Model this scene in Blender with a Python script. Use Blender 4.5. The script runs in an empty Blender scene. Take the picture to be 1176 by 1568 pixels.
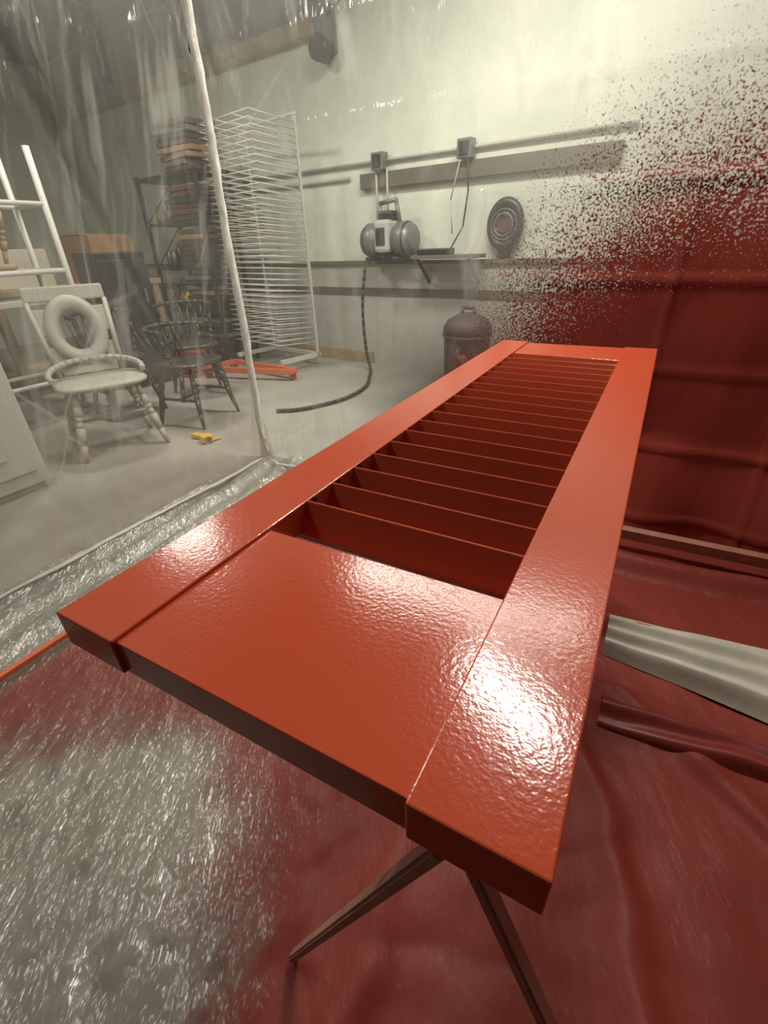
import bpy, bmesh, math, random
from mathutils import Vector, Matrix, Euler, noise as mn
random.seed(4)
S = bpy.context.scene
try:
    S.view_settings.view_transform = 'Standard'
    S.view_settings.look = 'None'
except Exception as e:
    print(e)

# ------------------------------------------------------------------ materials
def newmat(name):
    m = bpy.data.materials.new(name); m.use_nodes = True
    nt = m.node_tree; nt.nodes.clear()
    out = nt.nodes.new('ShaderNodeOutputMaterial')
    return m, nt, out
def N(nt, t, **kw):
    n = nt.nodes.new(t)
    for k, v in kw.items(): setattr(n, k, v)
    return n
def L(nt, a, b): nt.links.new(a, b)
def c4(c): return (c[0], c[1], c[2], 1)

def mat(name, col, rough=0.5, metal=0.0, var=0.12, scale=8.0, bump=0.0, bscale=60.0, spec=0.5, coat=0.0):
    m, nt, out = newmat(name)
    p = N(nt, 'ShaderNodeBsdfPrincipled')
    p.inputs['Roughness'].default_value = rough
    p.inputs['Metallic'].default_value = metal
    p.inputs['Specular IOR Level'].default_value = spec
    p.inputs['Coat Weight'].default_value = coat
    p.inputs['Coat Roughness'].default_value = 0.08
    tc = N(nt, 'ShaderNodeTexCoord')
    nz = N(nt, 'ShaderNodeTexNoise'); nz.inputs['Scale'].default_value = scale; nz.inputs['Detail'].default_value = 3
    L(nt, tc.outputs['Object'], nz.inputs['Vector'])
    mx = N(nt, 'ShaderNodeMix', data_type='RGBA')
    mx.inputs['A'].default_value = c4([max(0, c*(1-var)) for c in col])
    mx.inputs['B'].default_value = c4([min(1, c*(1+var)) for c in col])
    L(nt, nz.outputs['Fac'], mx.inputs['Factor'])
    L(nt, mx.outputs['Result'], p.inputs['Base Color'])
    if bump > 0:
        n2 = N(nt, 'ShaderNodeTexNoise'); n2.inputs['Scale'].default_value = bscale; n2.inputs['Detail'].default_value = 1
        L(nt, tc.outputs['Object'], n2.inputs['Vector'])
        b = N(nt, 'ShaderNodeBump'); b.inputs['Strength'].default_value = bump; b.inputs['Distance'].default_value = 0.001
        L(nt, n2.outputs['Fac'], b.inputs['Height']); L(nt, b.outputs['Normal'], p.inputs['Normal'])
    L(nt, p.outputs[0], out.inputs[0])
    return m

M_paint = mat('glossy_red_paint', (0.53, 0.080, 0.034), rough=0.15, var=0.05, scale=5, bump=0.19, bscale=250, spec=0.40)
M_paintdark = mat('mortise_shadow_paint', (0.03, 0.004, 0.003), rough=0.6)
M_white = mat('white_enamel', (0.62, 0.61, 0.56), rough=0.4)
M_offwhite = mat('cream_paint', (0.50, 0.46, 0.37), rough=0.5)
M_black = mat('black_metal', (0.02, 0.02, 0.022), rough=0.4)
M_dark = mat('dark_plastic', (0.035, 0.035, 0.04), rough=0.35, var=.3)
M_grey = mat('grey_steel', (0.20, 0.20, 0.19), rough=0.4, metal=0.3)
M_lgrey = mat('light_grey', (0.46, 0.46, 0.42), rough=0.6)
M_wood = mat('raw_timber', (0.36, 0.27, 0.16), rough=0.7, var=.25, scale=14)
M_greywood = mat('weathered_plank', (0.14, 0.125, 0.10), rough=0.7, var=.25, scale=14)
M_card = mat('cardboard', (0.32, 0.19, 0.10), rough=0.8)
M_orange = mat('orange_steel', (0.62, 0.15, 0.06), rough=0.4)
M_red = mat('red_plastic', (0.5, 0.05, 0.03), rough=0.4)
M_yellow = mat('yellow_plastic', (0.75, 0.45, 0.03), rough=0.4)
M_wine = mat('wine_cardboard', (0.10, 0.045, 0.04), rough=0.6, var=.4, scale=20)
M_oversprayed = mat('oversprayed_wood', (0.42, 0.20, 0.16), rough=0.5, var=.3, scale=20, bump=.2)
M_batten = mat('oversprayed_pale_wood', (0.40, 0.18, 0.13), rough=0.45, var=.3, scale=20, bump=.2)
M_tape = mat('white_wrap', (0.80, 0.79, 0.72), rough=0.25, var=.2, scale=30, bump=1.0, bscale=50)
M_rubber = mat('rubber', (0.05, 0.05, 0.045), rough=0.6)
M_joist = mat('grey_joist', (0.15, 0.16, 0.15), rough=0.8)

def wall_mat():
    m, nt, out = newmat('old_cream_plaster')
    p = N(nt, 'ShaderNodeBsdfPrincipled'); p.inputs['Roughness'].default_value = .7
    tc = N(nt, 'ShaderNodeTexCoord')
    a = N(nt, 'ShaderNodeTexNoise'); a.inputs['Scale'].default_value = 1.2; a.inputs['Detail'].default_value = 7; a.inputs['Roughness'].default_value=.65
    L(nt, tc.outputs['Object'], a.inputs['Vector'])
    r = N(nt, 'ShaderNodeValToRGB')
    r.color_ramp.elements[0].position = .3; r.color_ramp.elements[0].color = (.58, .62, .52, 1)
    r.color_ramp.elements[1].position = .62; r.color_ramp.elements[1].color = (.78, .82, .70, 1)
    L(nt, a.outputs['Fac'], r.inputs[0]); L(nt, r.outputs[0], p.inputs['Base Color'])
    b = N(nt, 'ShaderNodeBump'); b.inputs['Strength'].default_value = .3; b.inputs['Distance'].default_value=.01
    n2 = N(nt, 'ShaderNodeTexNoise'); n2.inputs['Scale'].default_value = 14
    L(nt, tc.outputs['Object'], n2.inputs['Vector']); L(nt, n2.outputs['Fac'], b.inputs['Height']); L(nt, b.outputs[0], p.inputs['Normal'])
    L(nt, p.outputs[0], out.inputs[0]); return m
M_wall = wall_mat()
M_floor = mat('grey_concrete', (0.33, 0.32, 0.28), rough=0.6, var=.32, scale=2.2, bump=.3, bscale=30)
M_darkwall = mat('grey_wall_boards', (0.19, 0.20, 0.19), rough=.8, var=.35, scale=5)

def plastic(name, kind):
    """clear polythene film with red overspray; kind in back/left/floor/right"""
    m, nt, out = newmat(name)
    tc = N(nt, 'ShaderNodeTexCoord')
    P = tc.outputs['Object']
    sep = N(nt, 'ShaderNodeSeparateXYZ'); L(nt, P, sep.inputs[0])
    def math_(op, a, b=None, clamp=False):
        n = N(nt, 'ShaderNodeMath', operation=op); n.use_clamp = clamp
        for i, v in enumerate((a, b)):
            if v is None: continue
            if isinstance(v, (int, float)): n.inputs[i].default_value = v
            else: L(nt, v, n.inputs[i])
        return n.outputs[0]
    def vec(mapscale, rot):
        mp = N(nt, 'ShaderNodeMapping'); mp.inputs['Scale'].default_value = mapscale
        if not rot:
            L(nt, P, mp.inputs[0]); return mp.outputs[0]
        mp2 = N(nt, 'ShaderNodeMapping'); mp2.inputs['Rotation'].default_value = rot
        L(nt, P, mp2.inputs[0]); L(nt, mp2.outputs[0], mp.inputs[0]); return mp.outputs[0]
    def noise(scale, detail=2, mapscale=None, rough=.5, rot=None):
        n = N(nt, 'ShaderNodeTexNoise'); n.inputs['Scale'].default_value = scale; n.inputs['Detail'].default_value = detail
        n.inputs['Roughness'].default_value = rough
        L(nt, vec(mapscale, rot) if mapscale else P, n.inputs['Vector']); return n.outputs['Fac']
    def vedge(scale, mapscale=(1, 1, 1), rot=None, rnd=1.0):
        n = N(nt, 'ShaderNodeTexVoronoi', feature='DISTANCE_TO_EDGE'); n.inputs['Scale'].default_value = scale
        n.inputs['Randomness'].default_value = rnd
        L(nt, vec(mapscale, rot), n.inputs['Vector']); return n.outputs['Distance']
    def line(d, width):
        return math_('SUBTRACT', 1.0, math_('DIVIDE', d, width), clamp=True)
    def dist(ax, ca, sa, bx, cb, sb):
        a = math_('DIVIDE', math_('SUBTRACT', ax, ca), sa)
        b = math_('DIVIDE', math_('SUBTRACT', bx, cb), sb)
        return math_('SQRT', math_('ADD', math_('MULTIPLY', a, a), math_('MULTIPLY', b, b)))
    X, Y, Z = sep.outputs
    backlit_edge = None
    if kind == 'back':
        speck = noise(135, 1, rough=.6)
        r = dist(X, .35, 1.0, Z, .32, 1.0)
        wob = math_('MULTIPLY', math_('SUBTRACT', noise(3, 2), .5), .25)
        d = math_('ADD', math_('SUBTRACT', 1.12, r), wob)
        amp = math_('ADD', math_('MULTIPLY', math_('ADD', X, .80), 3.0, clamp=True), .15)
        v = math_('ADD', math_('MULTIPLY', d, 2.9), math_('MULTIPLY', math_('MULTIPLY', math_('SUBTRACT', speck, .5), 2.9), amp))
        red = math_('ADD', v, .42, clamp=True)
        mist = math_('MULTIPLY', math_('SUBTRACT', 1.75, r), 1.5, clamp=True)
        mist = math_('MULTIPLY', mist, math_('MULTIPLY', math_('SUBTRACT', 1.0, Z), 2.0, clamp=True))
        mist2 = math_('MULTIPLY', math_('SUBTRACT', 1.60, r), .42, clamp=True)
        red = math_('MAXIMUM', red, math_('MAXIMUM', mist, mist2))
        backlit_edge = math_('ADD', math_('MULTIPLY', d, 2.6), .60, clamp=True)
    elif kind == 'left':
        mist = math_('MULTIPLY', math_('SUBTRACT', .75, Z), .5, clamp=True)
        red = math_('MULTIPLY', mist, noise(6, 2))
    elif kind == 'right':
        red = math_('ADD', math_('MULTIPLY', math_('SUBTRACT', 1.5, Z), 3.0), math_('MULTIPLY', math_('SUBTRACT', noise(110, 1), .5), 4.0), clamp=True)
    else:
        r = dist(X, -.85, .47, Y, -.10, .46)
        big = noise(3.0, 3)
        d = math_('ADD', math_('SUBTRACT', r, 1.0), math_('MULTIPLY', math_('SUBTRACT', big, .5), 1.2))
        v = math_('ADD', math_('MULTIPLY', d, 1.8), math_('MULTIPLY', math_('SUBTRACT', noise(110, 1), .5), .8))
        red = math_('MAXIMUM', math_('ADD', v, .44, clamp=True), .13)
        edge = math_('MULTIPLY', math_('ADD', X, 1.56), 12.0, clamp=True)
        red = math_('MULTIPLY', red, math_('ADD', math_('MULTIPLY', edge, .93), .05))
        red = math_('MULTIPLY', red, math_('SUBTRACT', 1.0, math_('MULTIPLY', math_('MULTIPLY', math_('SUBTRACT', -.45, X), 3.0, clamp=True), .24)))
    # crinkle bump
    if kind == 'floor':
        w1 = noise(3.6, 5, mapscale=(1.6, .55, 1), rough=.64, rot=(0, 0, -.55))
        v1 = vedge(10, (1.3, .6, .1), (0, 0, -.55))
        hgt = math_('ADD', math_('MULTIPLY', math_('ABSOLUTE', math_('SUBTRACT', w1, .5)), 1.4), math_('MULTIPLY', v1, .22))
        amp_, dst = .9, .04
    else:
        w1 = noise(3.2, 4, mapscale=(1.4, 1.4, .5), rough=.62)
        hgt = math_('ABSOLUTE', math_('SUBTRACT', w1, .5))
        amp_, dst = .8, .04
    bmp = N(nt, 'ShaderNodeBump'); bmp.inputs['Strength'].default_value = amp_; bmp.inputs['Distance'].default_value = dst
    L(nt, hgt, bmp.inputs['Height'])
    tr = N(nt, 'ShaderNodeBsdfTransparent'); tr.inputs[0].default_value = (.97, .96, .93, 1)
    milk = N(nt, 'ShaderNodeBsdfDiffuse'); milk.inputs[0].default_value = (.80, .80, .73, 1)
    tlc = N(nt, 'ShaderNodeBsdfTranslucent'); tlc.inputs[0].default_value = (.80, .80, .73, 1)
    mlk = N(nt, 'ShaderNodeMixShader'); mlk.inputs[0].default_value = .4
    L(nt, milk.outputs[0], mlk.inputs[1]); L(nt, tlc.outputs[0], mlk.inputs[2])
    gl = N(nt, 'ShaderNodeBsdfGlossy'); gl.inputs['Roughness'].default_value = .12 if kind != 'floor' else .24
    L(nt, bmp.outputs[0], gl.inputs['Normal'])
    fr = N(nt, 'ShaderNodeLayerWeight'); fr.inputs['Blend'].default_value = .20 if kind != 'floor' else .25
    if kind == 'floor':
        mk = math_('ADD', math_('MULTIPLY', math_('SUBTRACT', w1, .46), 1.1, clamp=True), .10, clamp=True)
        mk = math_('ADD', mk, math_('MULTIPLY', line(v1, .04), .12), clamp=True)
        mk = math_('ADD', mk, math_('MULTIPLY', math_('MULTIPLY', math_('SUBTRACT', -1.5, X), 14.0, clamp=True), .10), clamp=True)
    else:
        cloud = noise(1.6, 3, mapscale=(1, 1, .6), rough=.6)
        mk = math_('ADD', math_('MULTIPLY', math_('SUBTRACT', cloud, .50), .8, clamp=True), {'back': .09, 'left': .10, 'right': .1}[kind], clamp=True)
        if kind != 'right':
            streak = noise(7, 2, mapscale=(1.6, 1.6, .16), rough=.6, rot=(.25, .12, 0))  # pale streaks and lines put into the film colour for scratches and glare
            mk = math_('ADD', mk, math_('MULTIPLY', math_('SUBTRACT', streak, .55), 1.8 if kind == 'left' else 1.4, clamp=True), clamp=True)
            gate = math_('MULTIPLY', math_('SUBTRACT', cloud, .42), 4.0, clamp=True)
            l1 = line(vedge(1.5, (1, 1, .5), (.35, .3, 0)), .011)
            mk = math_('ADD', mk, math_('MULTIPLY', math_('MULTIPLY', l1, gate), .28 if kind == 'back' else .36), clamp=True)
        mk = math_('ADD', mk, math_('MULTIPLY', math_('SUBTRACT', Z, 1.55), .40 if kind == 'left' else .20, clamp=True), clamp=True)
        if kind == 'back':
            mk = math_('ADD', mk, math_('MULTIPLY', math_('ADD', X, .9), .45, clamp=True), clamp=True)
    s1 = N(nt, 'ShaderNodeMixShader'); L(nt, mk, s1.inputs[0]); L(nt, tr.outputs[0], s1.inputs[1]); L(nt, mlk.outputs[0], s1.inputs[2])
    s2 = N(nt, 'ShaderNodeMixShader')
    gf = math_('ADD', fr.outputs['Fresnel'], .03 if kind != 'floor' else .06, clamp=True)
    L(nt, gf, s2.inputs[0]); L(nt, s1.outputs[0], s2.inputs[1]); L(nt, gl.outputs[0], s2.inputs[2])
    # overspray paint
    pr = N(nt, 'ShaderNodeBsdfPrincipled'); pr.inputs['Roughness'].default_value = .60 if kind == 'back' else .50
    pr.inputs['Specular IOR Level'].default_value = .20
    k_ = 1.45 if kind == 'back' else 1.05
    cr = N(nt, 'ShaderNodeMix', data_type='RGBA'); cr.inputs['A'].default_value = (.17*k_, .025*k_, .017*k_, 1); cr.inputs['B'].default_value = (.26*k_, .042*k_, .028*k_, 1)
    L(nt, noise(2.5, 3), cr.inputs['Factor'])
    colout = cr.outputs['Result']
    if backlit_edge is not None:
        c2_ = N(nt, 'ShaderNodeMix', data_type='RGBA'); c2_.inputs['A'].default_value = (.090, .040, .022, 1)  # outer overspray darkened in its colour to look backlit
        L(nt, backlit_edge, c2_.inputs['Factor']); L(nt, colout, c2_.inputs['B']); colout = c2_.outputs['Result']
    L(nt, colout, pr.inputs['Base Color'])
    bm2 = N(nt, 'ShaderNodeBump'); bm2.inputs['Strength'].default_value = .30; bm2.inputs['Distance'].default_value = .015
    L(nt, hgt, bm2.inputs['Height']); L(nt, bm2.outputs[0], pr.inputs['Normal'])
    s3 = N(nt, 'ShaderNodeMixShader'); L(nt, red, s3.inputs[0]); L(nt, s2.outputs[0], s3.inputs[1]); L(nt, pr.outputs[0], s3.inputs[2])
    L(nt, s3.outputs[0], out.inputs[0])
    return m

# ------------------------------------------------------------------ mesh builder
class B:
    def __init__(s, name): s.name = name; s.bm = bmesh.new(); s.mats = []
    def mi(s, m):
        if m not in s.mats: s.mats.append(m)
        return s.mats.index(m)
    def _fin(s, verts, m, M):
        fs = set()
        for v in verts:
            v.co = M @ v.co
            for f in v.link_faces: fs.add(f)
        i = s.mi(m)
        for f in fs: f.material_index = i
        return fs
    def box(s, c, size, m, rot=(0, 0, 0), bev=0.0):
        r = bmesh.ops.create_cube(s.bm, size=1.0)
        vs = r['verts']
        for v in vs: v.co = Vector((v.co.x*size[0], v.co.y*size[1], v.co.z*size[2]))
        if bev > 0:
            es = list({e for v in vs for e in v.link_edges})
            q = bmesh.ops.bevel(s.bm, geom=es, offset=bev, segments=2, affect='EDGES', profile=.5)
            vs = list({v for f in q['faces'] for v in f.verts} | {v for v in vs if v.is_valid})
        M = Matrix.Translation(c) @ Euler(rot).to_matrix().to_4x4()
        return s._fin(vs, m, M)
    def beam(s, a, b, w, h, m, bev=0.0):
        a = Vector(a); b = Vector(b); d = b-a
        r = bmesh.ops.create_cube(s.bm, size=1.0); vs = r['verts']
        for v in vs: v.co = Vector((v.co.x*w, v.co.y*h, v.co.z*d.length))
        if bev > 0:
            es = list({e for v in vs for e in v.link_edges})
            q = bmesh.ops.bevel(s.bm, geom=es, offset=bev, segments=2, affect='EDGES')
            vs = list({v for f in q['faces'] for v in f.verts} | {v for v in vs if v.is_valid})
        z = d.normalized(); up = Vector((0, 1, 0)) if abs(z.y) < .9 else Vector((1, 0, 0))
        x = up.cross(z).normalized(); y = z.cross(x)
        M = Matrix.Translation((a+b)/2) @ Matrix((x, y, z)).transposed().to_4x4()
        s._fin(vs, m, M)
    def tube(s, a, b, r1, m, r2=None, seg=10):
        a = Vector(a); b = Vector(b); d = b-a
        if r2 is None: r2 = r1
        r = bmesh.ops.create_cone(s.bm, cap_ends=True, segments=seg, radius1=r1, radius2=r2, depth=d.length)
        M = Matrix.Translation((a+b)/2) @ d.to_track_quat('Z', 'Y').to_matrix().to_4x4()
        fs = s._fin(r['verts'], m, M)
        for f in fs:
            if len(f.verts) == 4: f.smooth = True
    def path(s, pts, r, m, seg=8):
        for p, q in zip(pts[:-1], pts[1:]): s.tube(p, q, r, m, seg=seg)
        for p in pts[1:-1]: s.ball(p, r, m, seg=seg)
    def ball(s, c, r, m, seg=8, sc=(1, 1, 1)):
        q = bmesh.ops.create_uvsphere(s.bm, u_segments=seg, v_segments=max(5, seg//2+1), radius=r)
        fs = s._fin(q['verts'], m, Matrix.Translation(c) @ Matrix.Diagonal((*sc, 1)))
        for f in fs: f.smooth = True
    def rings(s, rings, m, closed=False):
        k = s.mi(m); n = len(rings[0])
        rr = [[s.bm.verts.new(p) for p in r] for r in rings]
        for A, C in zip(rr[:-1], rr[1:]):
            for i in range(n):
                f = s.bm.faces.new((A[i], A[(i+1) % n], C[(i+1) % n], C[i])); f.material_index = k; f.smooth = True
        for R in (rr[0], rr[-1]):
            f = s.bm.faces.new(R); f.material_index = k
    def lathe(s, prof, m, axis_a=(0, 0, 0), seg=16, rot=None):
        T = Matrix.Translation(axis_a) @ (rot if rot else Matrix())
        s.rings([[T @ Vector((r*math.cos(2*math.pi*i/seg), r*math.sin(2*math.pi*i/seg), z)) for i in range(seg)] for r, z in prof], m)
    def torus(s, c, R, r, m, rot=None, sx=1, sy=1, seg=24, seg2=8):
        T = Matrix.Translation(c) @ (rot if rot else Matrix())
        rings = []
        for i in range(seg):
            a = 2*math.pi*i/seg
            rings.append([s.bm.verts.new(T @ Vector(((R+r*math.cos(2*math.pi*j/seg2))*math.cos(a)*sx, (R+r*math.cos(2*math.pi*j/seg2))*math.sin(a)*sy, r*math.sin(2*math.pi*j/seg2)))) for j in range(seg2)])
        k = s.mi(m)
        for i in range(seg):
            A = rings[i]; C = rings[(i+1) % seg]
            for j in range(seg2):
                f = s.bm.faces.new((A[j], A[(j+1) % seg2], C[(j+1) % seg2], C[j])); f.material_index = k; f.smooth = True
    def done(s, loc=(0, 0, 0), rz=0.0, parent=None):
        bmesh.ops.recalc_face_normals(s.bm, faces=s.bm.faces)
        me = bpy.data.meshes.new(s.name); s.bm.to_mesh(me); s.bm.free()
        for m in s.mats: me.materials.append(m)
        o = bpy.data.objects.new(s.name, me); S.collection.objects.link(o)
        o.location = loc; o.rotation_euler = (0, 0, rz)
        if parent: o.parent = parent
        return o

def empty(name, loc=(0, 0, 0)):
    e = bpy.data.objects.new(name, None); S.collection.objects.link(e); e.location = loc; e.empty_display_size = .1
    return e

# ------------------------------------------------------------------ room shell
WR = math.atan2(-0.109, 0.994)           # wall_back direction
W0 = Vector((-2.76, 4.65, 0))
def wp(x, off=0.0, z=0.0):
    """point on wall_back at world x, off metres in front"""
    s_ = (x - W0.x)/0.994
    p = W0 + Vector((.994, -.109, 0))*s_ + Vector((-.109, -.994, 0))*off
    return Vector((p.x, p.y, z))
b = B('floor'); b.box((-2.5, 1.5, -.05), (13, 9, .1), M_floor); b.done()
b = B('wall_back'); b.box((0, .1, 1.7), (13, .2, 3.4), M_wall); b.done(loc=W0+Vector((.3,-.033,0)), rz=WR)
b = B('wall_left'); b.box((-8.4, 1.5, 1.7), (.2, 9, 3.4), M_wall); b.done()
b = B('ceiling'); b.box((-2.5, 1.5, 3.45), (13, 9, .1), M_joist)
for i in range(14):
    b.box((-8+i*.8, 1.4, 3.33), (.05, 6.3, .14), M_joist)
b.done()
b = B('trim_1'); b.box((0, -.04, .49), (9, .08, .98), M_lgrey); b.box((0, -.05, .985), (9, .12, .03), M_greywood); b.box((0,-.084,.72),(9,.012,.07),M_greywood); b.box((-.55,-.10,.06),(1.3,.04,.12),M_wood); b.done(loc=W0, rz=WR)
b = B('trim_2')
b.box((-2.6, -.05, 2.80), (4.4, .10, .12), M_wood)
b.box((-2.6, -.02, 3.10), (4.4, .06, .48), M_darkwall)
for i in range(9):
    b.box((-4.6+i*.5, -.07, 3.08), (.05, .06, .46), M_joist if i % 2 else M_lgrey)
for x in (-3.6, -2.3, -1.5): b.box((x, -.14, 2.83), (.22, .10, .10), M_wood)
b.done(loc=W0, rz=WR)

# ------------------------------------------------------------------ louvered shutter
TZ = 0.862; TH = 0.040
XL, XR, YN, YF = -0.435, 0.0155, 0.1324, 1.584
SL, SR = -0.352, -0.070; RN, RF = 0.338, 1.405
root = empty('louvered_shutter', (0, 0, 0))
def part(name, fn):
    q = B(name); fn(q); return q.done(parent=root)
bv = .0016
part('stile_left', lambda q: q.box(((XL+SL)/2, (YN+YF)/2, TZ-TH/2), (SL-XL, YF-YN, TH), M_paint, bev=bv))
part('stile_right', lambda q: q.box(((XR+SR)/2, (YN+YF)/2, TZ-TH/2), (XR-SR, YF-YN, TH), M_paint, bev=bv))
def rail(y0, y1, drop, q):
    q.box(((SL+SR)/2, (y0+y1)/2, TZ-TH/2-.0015), (SR-SL+.002, y1-y0, TH-.003), M_paint, rot=(0, -drop, 0), bev=.0009)
part('rail_bottom', lambda q: rail(YN+.004, RN, .0070, q))
part('rail_top', lambda q: rail(RF, YF-.004, .004, q))
def slats(q):
    n = 18
    a = math.atan2(.024, .040)
    for i in range(n):
        y = .414 + i*(1.398-.414)/(n-1)
        q.box(((SL+SR)/2, y-.0125, TZ-.0208), (SR-SL+.004, .0060, .0465), M_paint, rot=(-a, 0, 0), bev=.0018)
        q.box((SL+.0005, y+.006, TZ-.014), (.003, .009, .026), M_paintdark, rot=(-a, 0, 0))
part('louvers', slats)

# ------------------------------------------------------------------ sawhorse below
b = B('sawhorse')
ax = -.06
for y, xl, xr in ((.165, -.335, .215), (1.40, -.40, .035)):
    b.beam((ax+.004, y, .765), (xl, y+.02, 0.02), .013, .020, M_oversprayed, bev=.003)
    b.beam((ax-.004, y+.028, .765), (xr, y+.045, 0.02), .013, .020, M_oversprayed, bev=.003)
    b.tube((ax, y+.014, .74), (ax, y+.014, .821), .011, M_black)
b.box((ax, .86, .785), (.030, 1.14, .035), M_oversprayed, bev=.003)
b.box((ax, .25, .775), (.016, .14, .016), M_oversprayed, bev=.002)
for y in (.42, 1.45): b.box((-.19, y, .811), (.40, .030, .020), M_oversprayed, bev=.003)
b.done()

# ------------------------------------------------------------------ plastic booth
def sheet(name, mtl, u0, u1, v0, v1, nu, nv, f):
    bm = bmesh.new(); g = []
    for j in range(nv+1):
        g.append([bm.verts.new(f(u0+(u1-u0)*i/nu, v0+(v1-v0)*j/nv)) for i in range(nu+1)])
    for j in range(nv):
        for i in range(nu):
            fc = bm.faces.new((g[j][i], g[j][i+1], g[j+1][i+1], g[j+1][i])); fc.smooth = True
    me = bpy.data.meshes.new(name); bm.to_mesh(me); bm.free(); me.materials.append(mtl)
    o = bpy.data.objects.new(name, me); S.collection.objects.link(o); return o
def fbm(p, o=3):
    return mn.fractal(Vector(p), .7, 2.0, o)
def fold(t, period, w=.02):
    q = (t/period) % 1.0
    q = min(q, 1-q)*period
    return math.exp(-(q/w)**2)
YB = 2.06; XLS = -2.03
def fback(x, z):
    y = YB + .010*fbm((x*1.5, 3, z*.8)) + .006*fbm((x*5, 7, z*1.6))
    y -= .010*fold(z-.10, .30, .008) + .010*fold(x-.02, .44, .008)
    if z < .45: y -= (.45-z)*.30*(.45+.55*math.sin(x*11+1.5*math.sin(x*3))*.5)
    return Vector((x, y, z))
def fleft(y, z):
    x = XLS + .02*fbm((2, y*1.3, z*.8)) + .012*fbm((9, y*4, z*1.5))
    x -= .02*fold(y+z*.35, .9, .012)
    if z < .3: x += (.3-z)*.25
    return Vector((x, y, z))
def ffloor(x, y):
    z = .006 + .008*abs(fbm((x*3+y, y*2, 1)))
    if x < -.35: z += .007*abs(fbm((x*9, y*6, 4)))
    if x < -1.5: z += .035*abs(math.sin((x+.06*fbm((x, y*1.2, 2)))*22+1.2*y))**2 * min(1, (-1.5-x)*6)
    if y > .85 and x > -1.5:
        z += .055*max(0, math.sin((y+.05*fbm((x*1.2, y, 2)))*15+.35*x))**3 * min(1, (y-.85)*3)
    if x > -.4 and y < 1.1:
        ang = math.atan2(x+.15, y-1.3)
        rr = math.hypot(x+.15, y-1.3)
        z += .030*max(0, math.sin(ang*12+1.8*fbm((x*1.5, y*1.5, 5))))**5 * min(1, rr) * min(1, (x+.4)*4)
        z += .012*abs(fbm((x*2.2-y, y*2.6, 12)))
    return Vector((x, y, z))
sheet('booth_plastic_sheet', plastic('overspray_film_back', 'back'), -2.09, 1.50, .015, 2.62, 235, 150, fback)
sheet('booth_plastic_sheet.001', plastic('clear_film_left', 'left'), -1.6, 2.03, .015, 2.62, 170, 110, fleft)
sheet('floor_plastic_sheet', plastic('overspray_film_floor', 'floor'), -2.0, 1.5, -1.4, 2.04, 340, 340, ffloor)
sheet('booth_plastic_sheet.002', plastic('overspray_film_right', 'right'), -.4, 2.06, .015, 2.62, 60, 60, lambda y, z: Vector((1.52+.015*fbm((2, y*2, z)), y, z)))

# corner pole wrapped in film
b = B('booth_corner_pole')
rings = []
for i in range(131):
    z = i*.02
    cx = -1.995+.008*fbm((z*2, 1, 1)); cy = 1.995+.008*fbm((z*2, 5, 1))
    n = 14
    rr = .019 + (.02*max(0, .12-z)/.12)
    rings.append([Vector((cx+(rr+.007*fbm((k*.9, z*9, 3)))*math.cos(2*math.pi*k/n), cy+(rr+.007*fbm((k*.9, z*9, 8)))*math.sin(2*math.pi*k/n), z)) for k in range(n)])
b.rings(rings, M_tape)
b.done()
# gathered hems at the foot of the sheets
M_hem = mat('bunched_clear_film', (.48, .46, .40), rough=.3, var=.3, scale=20, bump=1.0, bscale=40)
def hem(name, a, c, r, m, seed):
    q = B(name); a = Vector(a); c = Vector(c); n = 60; rr = []
    side = (c-a).normalized().cross(Vector((0, 0, 1)))
    for i in range(n+1):
        p = a.lerp(c, i/n) + side*.03*fbm((i*.08, seed, 1)) + Vector((0, 0, r*.6+.004))
        rr.append([p + (side*math.cos(2*math.pi*k/8)*r*1.4 + Vector((0, 0, 1))*math.sin(2*math.pi*k/8)*r*.6)*(1+.5*fbm((i*.2, k, seed))) for k in range(8)])
    q.rings(rr, m); return q.done()
hem('gathered_film_hem', (-1.93, 1.90, .03), (-1.98, -1.2, .03), .010, M_hem, 1)
hem('gathered_film_hem.001', (-1.86, 1.90, .03), (-1.0, 1.86, .03), .009, M_hem, 7)

# battens, folded film on the floor
b = B('floor_batten'); b.box((.55, 1.88, .085), (1.8, .03, .05), M_batten, rot=(.2, 0, .02), bev=.003); b.done()
b = B('orange_edge_batten'); b.box((-1.535, .30, .035), (.022, 3.0, .02), M_orange, bev=.004); b.done()
M_paper = mat('white_film_fold', (0.50, 0.47, 0.39), rough=.4, var=.3, scale=8)
def fpaper(x, t):
    wdt = .05 + .11*min(1, max(0, (x+.1)/.7))
    cy = 1.285 + .02*x
    z = .050 + .018*math.sin(t*math.pi) + .012*math.sin(t*22+1.5*fbm((x*1.2, 1, 1))) + .006*fbm((x*3, t*3, 2))
    z *= min(1, 6*t+.1, 6*(1-t)+.1)
    return Vector((x, cy-wdt+2*wdt*t+.006*fbm((x*2, 1, t)), .01+z))
sheet('folded_white_film', M_paper, .07, 1.42, 0, 1, 70, 40, fpaper)
def froll(x, t):
    a = t*math.pi
    z = .045*math.sin(a)*(1+.25*math.sin(t*14+3*fbm((x*1.5, 9, 1))))
    return Vector((x, .99-.06*math.cos(a)+.03*x+.015*fbm((x*1.6, 4, t)), .012+z))
sheet('folded_red_film', mat('red_film_roll', (.20, .026, .019), rough=.4, var=.3), .09, 1.42, 0, 1, 70, 20, froll)

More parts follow.
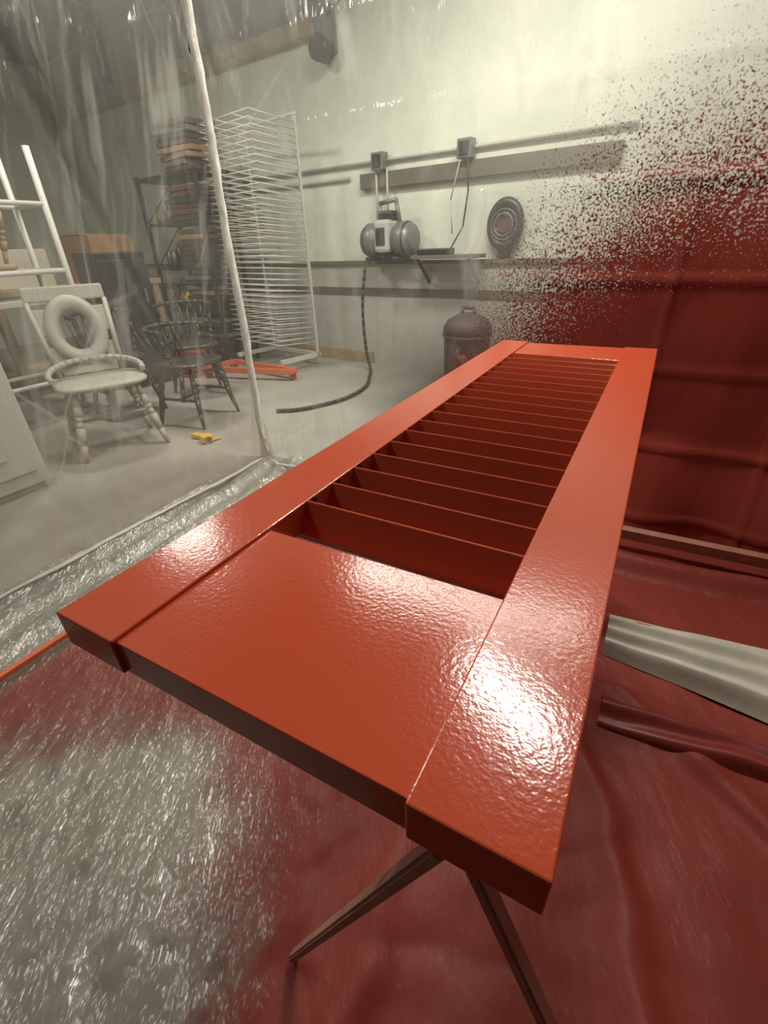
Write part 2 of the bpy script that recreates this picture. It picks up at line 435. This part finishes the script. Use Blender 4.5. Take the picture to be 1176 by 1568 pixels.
# ------------------------------------------------------------------ back wall fittings
def wl(x): return (x - W0.x)/.994
b = B('timber_plank_rail')
b.box((wl(-1.62), -.03, 1.655), (2.3, .05, .12), M_greywood, bev=.004)
b.done(loc=W0, rz=WR)
b = B('electrical_conduit')
b.tube((wl(-4.4), -.03, 1.70), (wl(-2.9), -.03, 1.70), .013, M_lgrey)
b.tube((wl(-4.4), -.03, 1.80), (wl(-.4), -.03, 1.80), .013, M_lgrey)
for x in (-1.66, -2.52):
    b.box((wl(x), -.07, 1.79), (.13, .09, .13), M_grey, bev=.006)
    b.box((wl(x), -.12, 1.79), (.08, .02, .09), M_black, bev=.003)
b.path([(wl(-1.66)+.03, -.10, 1.74), (wl(-1.60), -.12, 1.5), (wl(-1.64), -.11, 1.25), (wl(-1.75), -.12, 1.08)], .007, M_rubber)
b.path([(wl(-1.69), -.10, 1.74), (wl(-1.76), -.12, 1.45), (wl(-1.74), -.11, 1.2)], .005, M_lgrey)
for x in (-2.56, -2.44): b.tube((wl(x), -.07, 1.74), (wl(x), -.07, 1.3), .011, M_lgrey)
b.done(loc=W0, rz=WR)

b = B('wall_pulley')
b.box((wl(-3.05), -.08, 2.75), (.16, .16, .30), M_grey, bev=.01)
b.tube((wl(-3.05), -.2, 2.62), (wl(-3.05), -.06, 2.62), .09, M_dark, seg=18)
b.path([(wl(-3.0), -.12, 2.8), (wl(-2.8), -.10, 2.9), (wl(-2.6), -.09, 3.05), (wl(-2.5), -.08, 3.3)], .01, M_rubber)
b.done(loc=W0, rz=WR)

b = B('air_blower')
Ry = Matrix.Rotation(math.pi/2, 4, 'Y')
b.lathe([(.05, -.27), (.12, -.26), (.145, -.20), (.145, -.12), (.12, -.10), (.12, .10), (.145, .12), (.145, .20), (.12, .26), (.05, .27)], M_grey, axis_a=(0, 0, .17), rot=Ry, seg=24)
b.torus((-.21, 0, .17), .13, .016, M_dark, rot=Ry); b.torus((.21, 0, .17), .13, .016, M_dark, rot=Ry)
b.box((0, -.02, .20), (.16, .26, .26), M_lgrey, bev=.03)
b.box((0, -.152, .20), (.10, .012, .14), M_dark, bev=.004)
b.box((0, 0, .36), (.16, .14, .08), M_dark, bev=.02)
b.path([(-.10, 0, .30), (-.10, 0, .46), (.08, 0, .48), (.12, 0, .30)], .018, M_grey)
b.box((-.15, -.02, .02), (.06, .26, .035), M_dark, bev=.008); b.box((.15, -.02, .02), (.06, .26, .035), M_dark, bev=.008)
b.box((0, -.02, 0.04), (.34, .12, .03), M_dark)
b.done(loc=wp(-2.34, .20, 1.002), rz=WR)

b = B('wall_fan')
Rx = Matrix.Rotation(math.pi/2, 4, 'X')
b.torus((0, -.06, 0), .13, .032, M_dark, rot=Rx, sy=1.2)
b.torus((0, -.10, 0), .08, .007, M_grey, rot=Rx); b.torus((0, -.09, 0), .11, .005, M_grey, rot=Rx)
b.lathe([(.02, -.09), (.05, -.08), (.06, -.02), (.06, .04)], M_wine, rot=Rx, axis_a=(0, -.04, 0))
for k in range(6):
    a = k*math.pi/3
    b.beam((.04*math.cos(a), -.05, .04*math.sin(a)), (.125*math.cos(a), -.05, .14*math.sin(a)), .035, .008, M_black)
b.box((0, -.02, -.20), (.10, .09, .08), M_dark, bev=.008)
b.box((0, -.02, .0), (.05, .05, .10), M_dark, bev=.008)
b.done(loc=wp(-1.28, .0, 1.25), rz=WR)

b = B('wall_shelf')
b.box((0, -.14, 0), (.62, .24, .03), M_greywood, bev=.003)
b.box((-.12, -.14, .04), (.30, .16, .05), M_black, bev=.008)
for x in (-.25, .25):
    b.beam((x, -.01, -.22), (x, -.23, -.02), .02, .02, M_black)
b.done(loc=wp(-1.72, .08, 1.03), rz=WR)

b = B('rubber_hose')
raw = [wp(-2.52, .36, .96), wp(-2.56, .38, .6), wp(-2.54, .38, .2), Vector((-2.5, 4.18, .03)), Vector((-2.38, 3.95, .02)), Vector((-2.22, 3.6, .02)), Vector((-2.2, 3.2, .02)), Vector((-2.35, 2.85, .02)), Vector((-2.52, 2.72, .02))]
pts = []
for i in range(len(raw)-1):
    p0, p1, p2, p3 = raw[max(0, i-1)], raw[i], raw[i+1], raw[min(len(raw)-1, i+2)]
    for k in range(5):
        t = k/5
        pts.append(.5*((2*p1)+(p2-p0)*t+(2*p0-5*p1+4*p2-p3)*t*t+(-p0+3*p1-3*p2+p3)*t**3))
pts.append(raw[-1])
for p in pts: p.z = max(p.z, .018)
b.path(pts, .015, M_rubber); b.done()

M_vac = mat('hazed_dark_plastic', (.10, .07, .065), rough=.6, var=.3)  # grey-brown lowers contrast; haze of the film in front put into the colour
b = B('shop_vacuum')
b.lathe([(.16, .06), (.19, .10), (.20, .42), (.21, .44)], M_vac, seg=20)
b.lathe([(.21, .44), (.21, .50), (.17, .56), (.09, .60), (.04, .61)], M_vac, seg=20)
b.torus((0, 0, .43), .205, .012, M_vac)
b.ball((.02, -.17, .24), .07, M_red, seg=14)
b.path([(-.06, 0, .58), (-.05, 0, .65), (.05, 0, .65), (.06, 0, .58)], .014, M_vac)
b.path([(0, -.19, .35), (.02, -.30, .33), (.15, -.34, .2), (.26, -.24, .08)], .022, M_vac)
for a in range(4):
    t = a*math.pi/2+.4; b.ball((.15*math.cos(t), .15*math.sin(t), .035), .034, M_rubber)
b.done(loc=(-1.44, 4.08, 0))

# ------------------------------------------------------------------ stored things outside booth
b = B('metal_shelving_unit')
for x in (-.5, .5):
    for y in (-.2, .2): b.box((x, y, .92), (.035, .035, 1.84), M_black)
lev = (.12, .55, .98, 1.40, 1.80)
for z in lev: b.box((0, 0, z), (1.02, .44, .03), M_black, bev=.003)
for x in (-.5, .5):
    for k in range(4): b.beam((x, -.2, lev[k]), (x, .2, lev[k+1]), .012, .006, M_black)
b.done(loc=(-4.66, 4.15, 0), rz=WR)
b = B('shelf_clutter')
cols = [M_wine, M_dark, M_dark, M_wine, M_grey, M_black, M_wine, M_dark, M_card]
for k, z in enumerate(lev):
    zz = z+.016
    top = (lev[k+1]-.03) if k < 4 else 2.26
    while zz + .055 < top:
        h = .05
        b.box((.22+random.uniform(-.03, .03), random.uniform(-.03, .0), zz+h/2), (.50+random.uniform(-.05, .05), .38, h-.008), random.choice(cols), rot=(0, 0, random.uniform(-.12, .12)), bev=.006)
        zz += h
    if k < 4:
        x = -.44
        while x < -.10:
            h = random.uniform(.12, .24); r_ = random.uniform(.035, .055)
            m_ = random.choice([M_dark, M_lgrey, M_wine, M_grey, M_yellow if k in (1, 2) else M_dark, M_card])
            b.lathe([(r_, 0), (r_, h*.75), (r_*.5, h*.85), (r_*.4, h)], m_, axis_a=(x+r_, -.08, z+.016), seg=10)
            x += r_*2+.015
b.done(loc=(-4.66, 4.15, 0), rz=WR)

b = B('spray_drying_rack')
w, d = .38, .24
for x in (-w, w):
    b.box((x, d, 1.12), (.022, .022, 2.1), M_white)
for x in (-w, w): b.box((x, 0, .12), (.04, .54, .04), M_white)
b.box((0, d, .12), (.80, .04, .04), M_white)
b.box((0, d, 2.16), (.80, .02, .02), M_white)
for k in range(38):
    z = .25+k*.05
    q = .03*math.sin(k*1.7)
    for x in (-w, -w*.35, w*.35, w):
        b.tube((x, d, z), (x+q, -d, z+.035), .0055, M_white, seg=5)
    b.tube((-w-.03+q*.6, -d, z+.035), (w+.02+q*.6, -d, z+.035), .0050, M_white, seg=5)
b.done(loc=(-3.62, 4.08, 0), rz=WR-.1)
b = B('orange_dolly')
b.beam((-.48, 0, .09), (.48, -.12, .09), .05, .05, M_orange, bev=.004)
b.beam((-.48, -.4, .09), (.48, -.16, .09), .05, .05, M_orange, bev=.004)
b.beam((-.46, 0, .09), (-.46, -.4, .09), .05, .05, M_orange, bev=.004)
for p in ((.44, -.13), (-.46, -.02), (-.46, -.38)):
    b.tube((p[0]-.015, p[1], .04), (p[0]+.015, p[1], .04), .04, M_red, seg=14)
b.done(loc=(-3.50, 3.74, 0))

def turned(b, a, c, r, m):
    a = Vector(a); c = Vector(c)
    fr = [(0, .7), (.2, 1), (.35, 1.25), (.42, .75), (.5, 1.2), (.75, 1.0), (1, .6)]
    for (t0, s0), (t1, s1) in zip(fr[:-1], fr[1:]):
        b.tube(a.lerp(c, t0), a.lerp(c, t1), r*s0, m, r2=r*s1, seg=9)
def chair(name, loc, rz, m, back='spindle', h=.95, sw=.42, flip=False):
    b = B(name)
    n = 20; sd = .40 if back != 'oval' else .46
    def outline(s_): return [(math.copysign(abs(math.cos(t))**.6, math.cos(t))*sw/2*s_, math.copysign(abs(math.sin(t))**.6, math.sin(t))*sd/2*s_) for t in [2*math.pi*i/n for i in range(n)]]
    b.rings([[Vector((x, y, z)) for x, y in outline(s_)] for s_, z in ((.86, .415), (1, .43), (1, .445), (.93, .455), (.5, .445))], m)
    lx, ly = sw*.36, sd*.34
    for sx in (-1, 1):
        for sy in (-1, 1):
            turned(b, (sx*lx*.9, sy*ly*.9, .425), (sx*(lx+.06), sy*(ly+.06), 0.0), .018 if back != 'oval' else .022, m)
        b.tube((sx*(lx+.03), -ly-.03, .20), (sx*(lx+.03), ly+.03, .20), .011, m)
    b.tube((-lx-.03, 0, .20), (lx+.03, 0, .20), .011, m)
    yb = sd*.42
    if back == 'oval':
        for sx in (-1, 1): b.tube((sx*.19, yb, .44), (sx*.22, yb+.10, h-.08), .016, m)
        Rt = Matrix.Rotation(math.pi/2-.2, 4, 'X')
        b.torus((0, yb+.065, .44+(h-.44)*.52), .13, .040, m, rot=Rt, sx=1.05, sy=1.30, seg=32)
        for q in (-1, 1):
            b.box((q*.17, yb+.085, h-.20), (.10, .022, .16), m, rot=(-.2, 0, q*.05), bev=.01)
            b.box((q*.17, yb+.05, h-.40), (.08, .022, .12), m, rot=(-.2, 0, -q*.2), bev=.01)
        b.box((0, yb+.11, h-.04), (.46, .024, .09), m, rot=(-.2, 0, 0), bev=.012)
        b.box((0, yb+.02, .49), (.34, .024, .07), m, rot=(-.2, 0, 0), bev=.01)
        arc = [(.27*math.sin(a), .0+.20*math.cos(a), .50+.05*math.cos(a)) for a in [-1.9+i*3.8/20 for i in range(21)]]
        b.path(arc, .018, m)
    elif back == 'spindle':
        for i in range(7):
            x = -.16+i*.32/6
            b.tube((x, yb-.01, .44), (x*1.15, yb+.07, h-.03), .008, m, seg=7)
        if h < .85:
            arc = [(.23*math.sin(a), .02+(yb+.05)*math.cos(a), h-.03+.01*math.cos(a)) for a in [-1.75+i*3.5/14 for i in range(15)]]
            b.path(arc, .017, m)
            for sx in (-1, 1): turned(b, (sx*.17, .0, .44), (sx*.215, .02, h-.03), .011, m)
        else:
            b.box((0, yb+.08, h-.04), (.44, .025, .09), m, rot=(-.15, 0, 0), bev=.01)
            for sx in (-1, 1): b.tube((sx*.18, yb, .44), (sx*.20, yb+.08, h-.05), .014, m)
    o = b.done(loc=loc, rz=rz)
    if flip: o.rotation_euler = (math.pi, 0, rz)
    return o
M_chairw = mat('chalky_white_paint', (.40, .385, .33), rough=.5)
M_chaird = mat('dark_stained_wood', (.045, .04, .035), rough=.35)
chair('oval_back_chair', (-3.10, 1.75, 0), math.radians(68), M_chairw, 'oval', .98, .54)
chair('windsor_chair', (-3.00, 2.38, 0), math.radians(100), M_chaird, 'spindle', .70, .44)
chair('windsor_chair.001', (-3.55, 2.90, 0), math.radians(60), M_chaird, 'spindle', .78, .42)
chair('windsor_chair.002', (-3.72, 2.28, 0), math.radians(80), M_chaird, 'spindle', .78, .40)

b = B('white_storage_rack')
for y in (0, .72, 1.44):
    for x in (0, -.4): b.tube((x, y, 0), (x, y, 1.80), .022, M_white)
for z in (.30, 1.05, 1.47):
    for x in (0, -.4): b.tube((x, 0, z), (x, 1.44, z), .016, M_white)
    for y in (0, .72, 1.44): b.tube((0, y, z), (-.4, y, z), .014, M_white)
b.box((-.2, .72, .86), (.44, 1.5, .04), M_offwhite, bev=.004)
b.box((-.2, .72, 1.06), (.40, 1.4, .02), M_offwhite, bev=.004)
b.done(loc=(-4.02, .86, 0))
chair('wooden_stool', (-4.22, 1.16, 1.072+.456), .1, M_offwhite, 'none', sw=.34, flip=True)
chair('wooden_stool.001', (-4.22, 1.84, 1.072+.456), -.2, M_wood, 'none', sw=.34, flip=True)

b = B('workbench')
b.box((0, 0, .88), (.7, 1.7, .05), M_wood, bev=.004)
for x in (-.3, .3):
    for y in (-.78, .78): b.box((x, y, .43), (.07, .07, .86), M_wood)
b.box((0, 0, .25), (.62, 1.6, .03), M_wood)
b.done(loc=(-5.2, 2.9, 0))
b = B('cardboard_box')
b.box((0, 0, .20), (.4, .5, .40), M_card, bev=.004)
b.box((.10, -.0, .408), (.19, .5, .008), M_card, rot=(0, .1, 0)); b.box((-.12, 0, .408), (.18, .5, .008), M_card, rot=(0, -.1, 0)); b.box((0,0,.406),(.06,.51,.004),M_wood)
b.done(loc=(-5.15, 3.35, .906), rz=.1)
b = B('cardboard_box.001')
b.box((0, 0, .15), (.35, .45, .30), M_offwhite, bev=.004); b.box((0,0,.302),(.05,.46,.004),M_wood)
b.done(loc=(-5.15, 2.5, .906), rz=-.15)
b = B('black_cabinet')
b.box((0, 0, .6), (.4, .46, 1.12), M_black, bev=.01)
b.box((.205, 0, .80), (.012, .40, .60), M_dark, bev=.004); b.box((.205, 0, .26), (.012, .40, .34), M_dark, bev=.004)
b.box((.22, .15, .8), (.02, .02, .12), M_grey)
b.box((0, 0, .02), (.34, .40, .04), M_rubber)
b.done(loc=(-4.45, 2.95, 0), rz=-.2)
b = B('white_cabinet')
b.box((-.2, 0, .72), (.38, .80, 1.36), M_white, bev=.006)
b.box((-.2, 0, .025), (.34, .74, .05), M_lgrey)
for z, h in ((.38, .52), (1.03, .60)):
    b.box((-.004, 0, z), (.02, .70, h), M_white, bev=.006)
    b.box((.010, 0, z), (.014, .46, h-.20), M_white, bev=.006)
b.ball((.03, .30, .72), .016, M_grey)
b.done(loc=(-2.86, .76, 0))
b = B('red_toolbox')
b.box((0, 0, .14), (.26, .40, .28), M_red, bev=.015); b.box((0, 0, .285), (.24, .38, .03), M_black, bev=.008)
b.path([(0, -.1, .30), (0, -.1, .35), (0, .1, .35), (0, .1, .30)], .01, M_black)
b.done(loc=(-4.25, 3.45, 0), rz=.3)
b = B('yellow_tape_measure')
b.box((0, 0, .03), (.08, .07, .055), M_yellow, bev=.012); b.box((.05, 0, .008), (.10, .025, .004), M_yellow); b.tube((0, -.037, .03), (0, .037, .03), .02, M_black)
b.box((0, .10, .02), (.05, .14, .03), M_yellow, rot=(0, 0, .5), bev=.006)
b.done(loc=(-2.55, 2.02, 0), rz=1.2)

# ------------------------------------------------------------------ lights
def lamp(name, loc, sx, sy, rz, power, col=(1, .955, .86)):
    q = B(name); q.box((0, 0, .045), (sx+.04, sy+.04, .06), M_white, bev=.008)
    for s_ in (-1, 1): q.tube((s_*(sx/2-.05), 0, .07), (s_*(sx/2-.05), 0, max(.1, 3.4-loc[2])), .004, M_black, seg=6)
    o = q.done(loc=loc, rz=rz)
    ld = bpy.data.lights.new(name+'_tube', 'AREA'); ld.shape = 'RECTANGLE'; ld.size = sx; ld.size_y = sy; ld.energy = power; ld.color = col
    lo = bpy.data.objects.new(name+'_tube', ld); S.collection.objects.link(lo); lo.parent = o; lo.location = (0, 0, 0.005)
    return o
lamp('ceiling_light_fixture', (-.28, 1.75, 2.75), .62, .10, math.radians(-30), 34)
lamp('ceiling_light_fixture.001', (-3.8, 2.5, 3.1), .6, .14, math.radians(20), 44)
lamp('ceiling_light_fixture.002', (-1.0, 2.9, 3.15), 2.1, .3, 0, 108)
lamp('ceiling_light_fixture.003', (-2.35, .35, 2.9), .8, .14, math.radians(60), 28)

W = bpy.data.worlds.new('workshop_ambient'); S.world = W; W.use_nodes = True
W.node_tree.nodes['Background'].inputs[0].default_value = (1, .95, .86, 1)
W.node_tree.nodes['Background'].inputs[1].default_value = .035

# ------------------------------------------------------------------ camera
cd = bpy.data.cameras.new('camera'); cam = bpy.data.objects.new('camera', cd); S.collection.objects.link(cam)
cd.sensor_fit = 'HORIZONTAL'; cd.sensor_width = 36; cd.lens = 36*721/1200; cd.clip_start = .01
Xc = Vector((.8757, .4816, -.0329)).normalized(); Zc = Vector((.431, -.749, .5033)); Zc = (Zc - Xc*Zc.dot(Xc)).normalized(); Yc = Zc.cross(Xc)
R = Matrix((Xc, Yc, Zc)).transposed()
cam.matrix_world = Matrix.Translation((0, 0, 1.15)) @ R.to_4x4()
S.camera = cam
